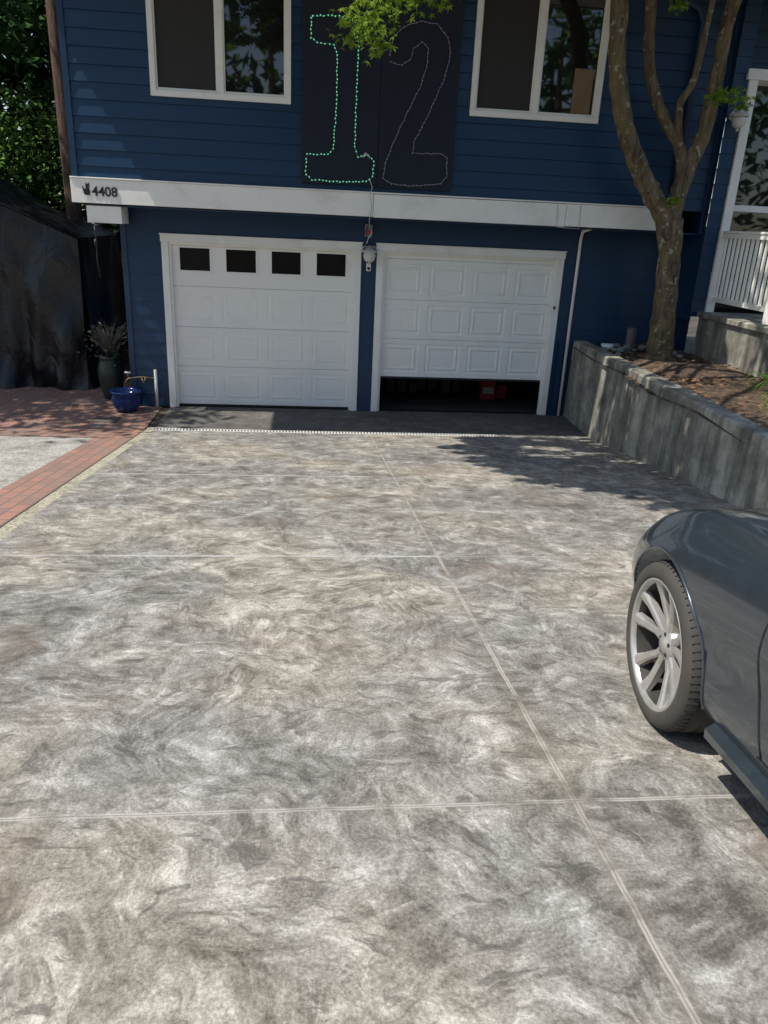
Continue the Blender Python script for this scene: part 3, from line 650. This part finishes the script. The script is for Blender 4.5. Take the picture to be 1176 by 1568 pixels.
du=t.ramp(t.noise(9,4,.75),[(.45,.28),(.75,.46)]);t.l(du,t.b.inputs['Roughness']);t.l(t.ramp(t.noise(14,4,.8),[(.4,.03),(.75,.14)]),t.b.inputs['Coat Roughness']);M_car=t.m
body=b.obj('body',M_car,car)
for sx in(-1,1):
    for Y in(1.165,-1.165):
        bb=MB();bb.lathe([(0,-.16),(.338,-.16),(.338,.2),(0,.2)],(sx*.82,Y,RW+.005),'x',64)
        c=bb.obj('cut',M_black);bm=bmesh.new();bm.from_mesh(c.data);bmesh.ops.remove_doubles(bm,verts=bm.verts,dist=1e-5);bmesh.ops.recalc_face_normals(bm,faces=bm.faces);bm.to_mesh(c.data);bm.free()
        m=body.modifiers.new('arch','BOOLEAN');m.operation='DIFFERENCE';m.object=c;m.solver='EXACT'
        bpy.context.view_layer.update()
        dg=bpy.context.evaluated_depsgraph_get();me=bpy.data.meshes.new_from_object(body.evaluated_get(dg));body.modifiers.clear();body.data=me;bpy.data.objects.remove(c)
def surf(Y,zt,sx=-1):
    h=crv(sec(Y));hs=h[10:48]
    for (xa,za),(xb,zb_) in zip(hs[:-1],hs[1:]):
        if (za-zt)*(zb_-zt)<=0 and abs(zb_-za)>1e-6: return sx*(xa+(xb-xa)*(zt-za)/(zb_-za))
    return sx*hs[-1][0]
def surftop(Y,x):
    h=crv(sec(Y))
    for (xa,za),(xb,zb_) in zip(h[30:-1],h[31:]):
        if (xa-x)*(xb-x)<=0 and abs(xa-xb)>1e-6: return za+(zb_-za)*(x-xa)/(xb-xa)
    return h[-1][1]
b=MB()
for sx in(-1,1):
    for Yc in(1.165,-1.165):
        path=[]
        for i in range(41):
            a=math.radians(-18+216*i/40);Y=Yc+math.cos(a)*.343;z=RW+.005+math.sin(a)*.343
            if z<interp(ZB,Y)+.03: continue
            path.append((surf(Y,z,sx)*1.0,Y,z))
        b.tube(path,.006,6,0)
    b.tube([(surf(.48+.05*math.sin(q*3),z,sx),.48+.05*math.sin(q*3),z) for q,z in [(i/10,.27+.5*i/10) for i in range(11)]],.0035,5,1)
    b.tube([(surf(-.62,z,sx),-.62,z) for z in [.26+.52*i/10 for i in range(11)]],.0035,5,1)
    b.tube([(surf(Y,.265,sx),Y,.265) for Y in [-.62+1.12*i/14 for i in range(15)]],.0035,5,1)
    b.tube([(sx*(.60-.12*max(0,(Y-1.3))*2),Y,surftop(Y,.60-.12*max(0,(Y-1.3))*2)+.0005) for Y in [.5+1.2*i/20 for i in range(21)]],.0035,5,1)
    vs=[];fs=[];S=30
    for i in range(S+1):
        Y=.76-1.56*i/S;w=interp(WT,Y)-.012;e=min(1,i/2)
        for dx,z in((-.07,.165),(-.03,.163),(.002*e,.172),(.004*e,.20),(-.03,.222)): vs.append((sx*(w+dx),Y,z))
    for i in range(S):
        for k in range(4): fs.append((i*5+k,i*5+k+1,(i+1)*5+k+1,(i+1)*5+k))
    fs.append((0,1,2,3,4));fs.append(tuple(S*5+k for k in range(5)));b.add(vs,fs,0,False)
    b.lathe([(0,-.06),(.05,-.05),(.075,0),(.07,.04),(.0,.05)],(sx*.93,.05,.95),'y',18,0);b.tube([(sx*.74,.08,.86),(sx*.9,.05,.93)],.02,8,0)
    b.tube([(surf(-.42,.68,sx)*1.01,-.50,.68),(surf(-.42,.68,sx)*1.02,-.42,.685),(surf(-.42,.68,sx)*1.01,-.34,.68)],.013,8,0)
    b.lathe([(0,.045),(.07,.035),(.1,0),(.09,-.05)],(sx*.60,1.62,.57),'y',20,3)
    b.lathe([(0,-.03),(.07,-.025),(.09,0),(.08,.06)],(sx*.62,-1.87,.66),'y',20,2)
M_amber=simple('red_lens',(.4,.02,.02),.2);M_lens=simple('lamp_lens',(.5,.5,.5),.1)
b.box(-.45,.45,1.90,1.955,.27,.40,1);b.box(-.26,.26,-2.02,-1.97,.5,.62,3)
b.obj('trim_details',[M_car,M_black,M_amber,M_lens],car)
b=MB()
CT=[(.62,.60,.93,0),(.35,.60,1.05,0),(.08,.56,1.19,0),(-.15,.55,1.23,1),(-.5,.55,1.23,1),(-.8,.55,1.15,1),(-1.1,.55,.93,1)]
vs=[]
for (Y,w,z,k) in CT:
    base=interp(ZC,Y)-.08;bw=.70
    prof=[(bw,base),(bw-.02,base+.4*(z-base)),(w+.02,z-.05 if z-base>.1 else base+.6*(z-base)),(w*.8,z-.008),(0,z+.012)]
    vs+=[(x,Y,zz) for x,zz in prof]+[(-x,Y,zz) for x,zz in reversed(prof[:-1])]
n=9
for i in range(len(CT)-1):
    for k in range(n-1):
        m=1
        if i<2: m=0
        elif k in(0,7,1,6) and i<4: m=0
        b.add([vs[i*n+k],vs[i*n+k+1],vs[(i+1)*n+k+1],vs[(i+1)*n+k]],[(0,1,2,3)],m,True)
b.tube([(-.70,.60,.90),(-.63,.36,1.02),(-.575,.06,1.185)],.022,8,2);b.tube([(.70,.60,.90),(.63,.36,1.02),(.575,.06,1.185)],.022,8,2);b.tube([(-.575,.06,1.185),(0,.05,1.215),(.575,.06,1.185)],.02,8,2)
b.obj('cabin',[M_glass,simple('soft_top',(.02,.02,.02),.85,.2,30),M_car],car)
t=NT('tyre_rubber');t.color(t.mix(t.noise(8,4,.7),(.03,.028,.025),(.085,.077,.066)));t.set(Roughness=.8);M_tyre=t.m
M_rim=simple('silver_alloy',(.50,.48,.44),.32,.25,14,metal=.6);M_barrel=simple('rim_barrel',(.07,.066,.06),.5,.3,14,metal=.4);M_disc=simple('brake_disc',(.12,.115,.11),.45,.2,20,metal=.6)
def wheel(nm,sx,Y):
    b=MB();R=RW;k_=R/.315;xc=sx*.765
    def S(p): return [(r*k_,sx*h) for r,h in p]
    b.lathe(S([(.235,-.10),(.27,-.105),(.30,-.10),(.312,-.085),(.315,-.05),(.315,.05),(.312,.078),(.302,.093),(.285,.101),(.262,.103),(.25,.098),(.243,.09)]),(xc,Y,R),'x',72,0)
    for g in(-.045,0,.045): b.lathe(S([(.3162,g-.004),(.3162,g+.004)]),(xc,Y,R),'x',48,4)
    for k in range(72):
        a=2*math.pi*k/72
        for (h0,h1) in((.052,.088),(-.088,-.052)):
            r0=.3165*k_;rr=r0 if abs(h1)<.07 else .309*k_
            c1=Vector((xc+sx*h0,Y+r0*math.cos(a),R+r0*math.sin(a)))
            c2=Vector((xc+sx*h1,Y+rr*math.cos(a+.02),R+rr*math.sin(a+.02)));b.tube([c1,c2],.002,4,4,False)
    b.lathe(S([(.243,.086),(.249,.096),(.244,.099),(.236,.095),(.230,.08)]),(xc,Y,R),'x',72,1)
    b.lathe(S([(.230,.08),(.224,.03),(.22,-.09)]),(xc,Y,R),'x',72,5)
    b.lathe(S([(.0,-.02),(.15,-.02),(.15,-.005),(.0,-.004)]),(xc,Y,R),'x',48,2)
    b.lathe(S([(.0,-.03),(.225,-.03)]),(xc,Y,R),'x',48,3)
    b.lathe(S([(.0,.070),(.026,.069),(.032,.062),(.05,.058),(.062,.052),(.066,.02)]),(xc,Y,R),'x',40,1)
    b.box(xc-.03 if sx<0 else xc-.02,xc+.02 if sx<0 else xc+.03,Y-.16,Y-.08,R-.02,R+.12,3)
    for k in range(10):
        pr=k//2;sd=-1 if k%2 else 1
        a0=2*math.pi*pr/5+.31+sd*.16;a1=2*math.pi*pr/5+.31+sd*.26
        vs=[]
        for r,a,w,h,dp in((.04,a0,.022,.055,.03),(.10,a0*.6+a1*.4,.016,.058,.03),(.18,a1,.019,.074,.028),(.234,a1,.028,.090,.02)):
            d=Vector((0,math.cos(a),math.sin(a)));p=Vector((0,-math.sin(a),math.cos(a)));c=Vector((xc,Y,R))+d*r*k_
            X=Vector((sx,0,0))
            vs+=[c-p*w+X*(h-dp),c-p*w*.9+X*(h-.006),c-p*w*.5+X*h,c+p*w*.5+X*h,c+p*w*.9+X*(h-.006),c+p*w+X*(h-dp)]
        fs=[(i*6+q,i*6+(q+1)%6,(i+1)*6+(q+1)%6,(i+1)*6+q) for i in range(3) for q in range(6)];b.add(vs,fs,1,False)
    for k in range(5):
        a=2*math.pi*k/5+.31;b.lathe([(0,sx*.062),(.008,sx*.062),(.009,sx*.05)],(xc,Y+.038*math.cos(a),R+.038*math.sin(a)),'x',8,3)
    return b.obj(nm,[M_tyre,M_rim,M_disc,M_black,M_black,M_barrel],car)
for i,(sx,Y) in enumerate(((-1,1.165),(1,1.165),(-1,-1.165),(1,-1.165))): wheel('wheel_%d'%(i+1),sx,Y)
b=MB();b.box(-.62,.62,-1.9,1.7,.19,.30);b.obj('underbody',M_black,car)
ya=math.radians(-4.5);pitch=-math.atan(SL)
Rm=Matrix.Rotation(pitch,3,'X')@Matrix.Rotation(ya,3,'Z')
tgt=Vector((3.05,-8.49,gz(-8.49)));loc=tgt-Rm@Vector((-.868,1.165,0))
car.location=loc;car.rotation_euler=Rm.to_euler()
# ------------------------------------------------------------------ sky & sun
w=bpy.data.worlds.new('World');scene.world=w;w.use_nodes=True;nt=w.node_tree
sky=nt.nodes.new('ShaderNodeTexSky');sky.sky_type='NISHITA';sky.sun_disc=False
sd=Vector((-SX,-SY,1)).normalized();el=math.asin(sd.z);sky.sun_elevation=el;sky.sun_rotation=math.atan2(sd.x,sd.y)
nt.links.new(sky.outputs[0],nt.nodes['Background'].inputs[0]);nt.nodes['Background'].inputs[1].default_value=.15
su=bpy.data.lights.new('sun','SUN');su.energy=5;su.angle=math.radians(.5);su.color=(1,.955,.88)
so=bpy.data.objects.new('sun',su);so.rotation_euler=sd.to_track_quat('Z','Y').to_euler();so.location=(-10,0,20);link(so)
# ------------------------------------------------------------------ camera
cd=bpy.data.cameras.new('camera');cd.sensor_fit='VERTICAL';cd.sensor_height=24;cd.lens=24*1158.1/1568;cd.clip_end=3000
co=bpy.data.objects.new('camera',cd);link(co);scene.camera=co
yw,pt,rl=.1112,.3650,.0483
F=Vector((math.sin(yw)*math.cos(pt),math.cos(yw)*math.cos(pt),-math.sin(pt)));R0=Vector((math.cos(yw),-math.sin(yw),0));U0=R0.cross(F)
R=R0*math.cos(rl)+U0*math.sin(rl);U=-R0*math.sin(rl)+U0*math.cos(rl)
co.matrix_world=Matrix(((R.x,U.x,-F.x,1.8086),(R.y,U.y,-F.y,-10.7101),(R.z,U.z,-F.z,2.5493),(0,0,0,1)))
scene.view_settings.view_transform='Standard';scene.view_settings.look='None';scene.view_settings.exposure=0
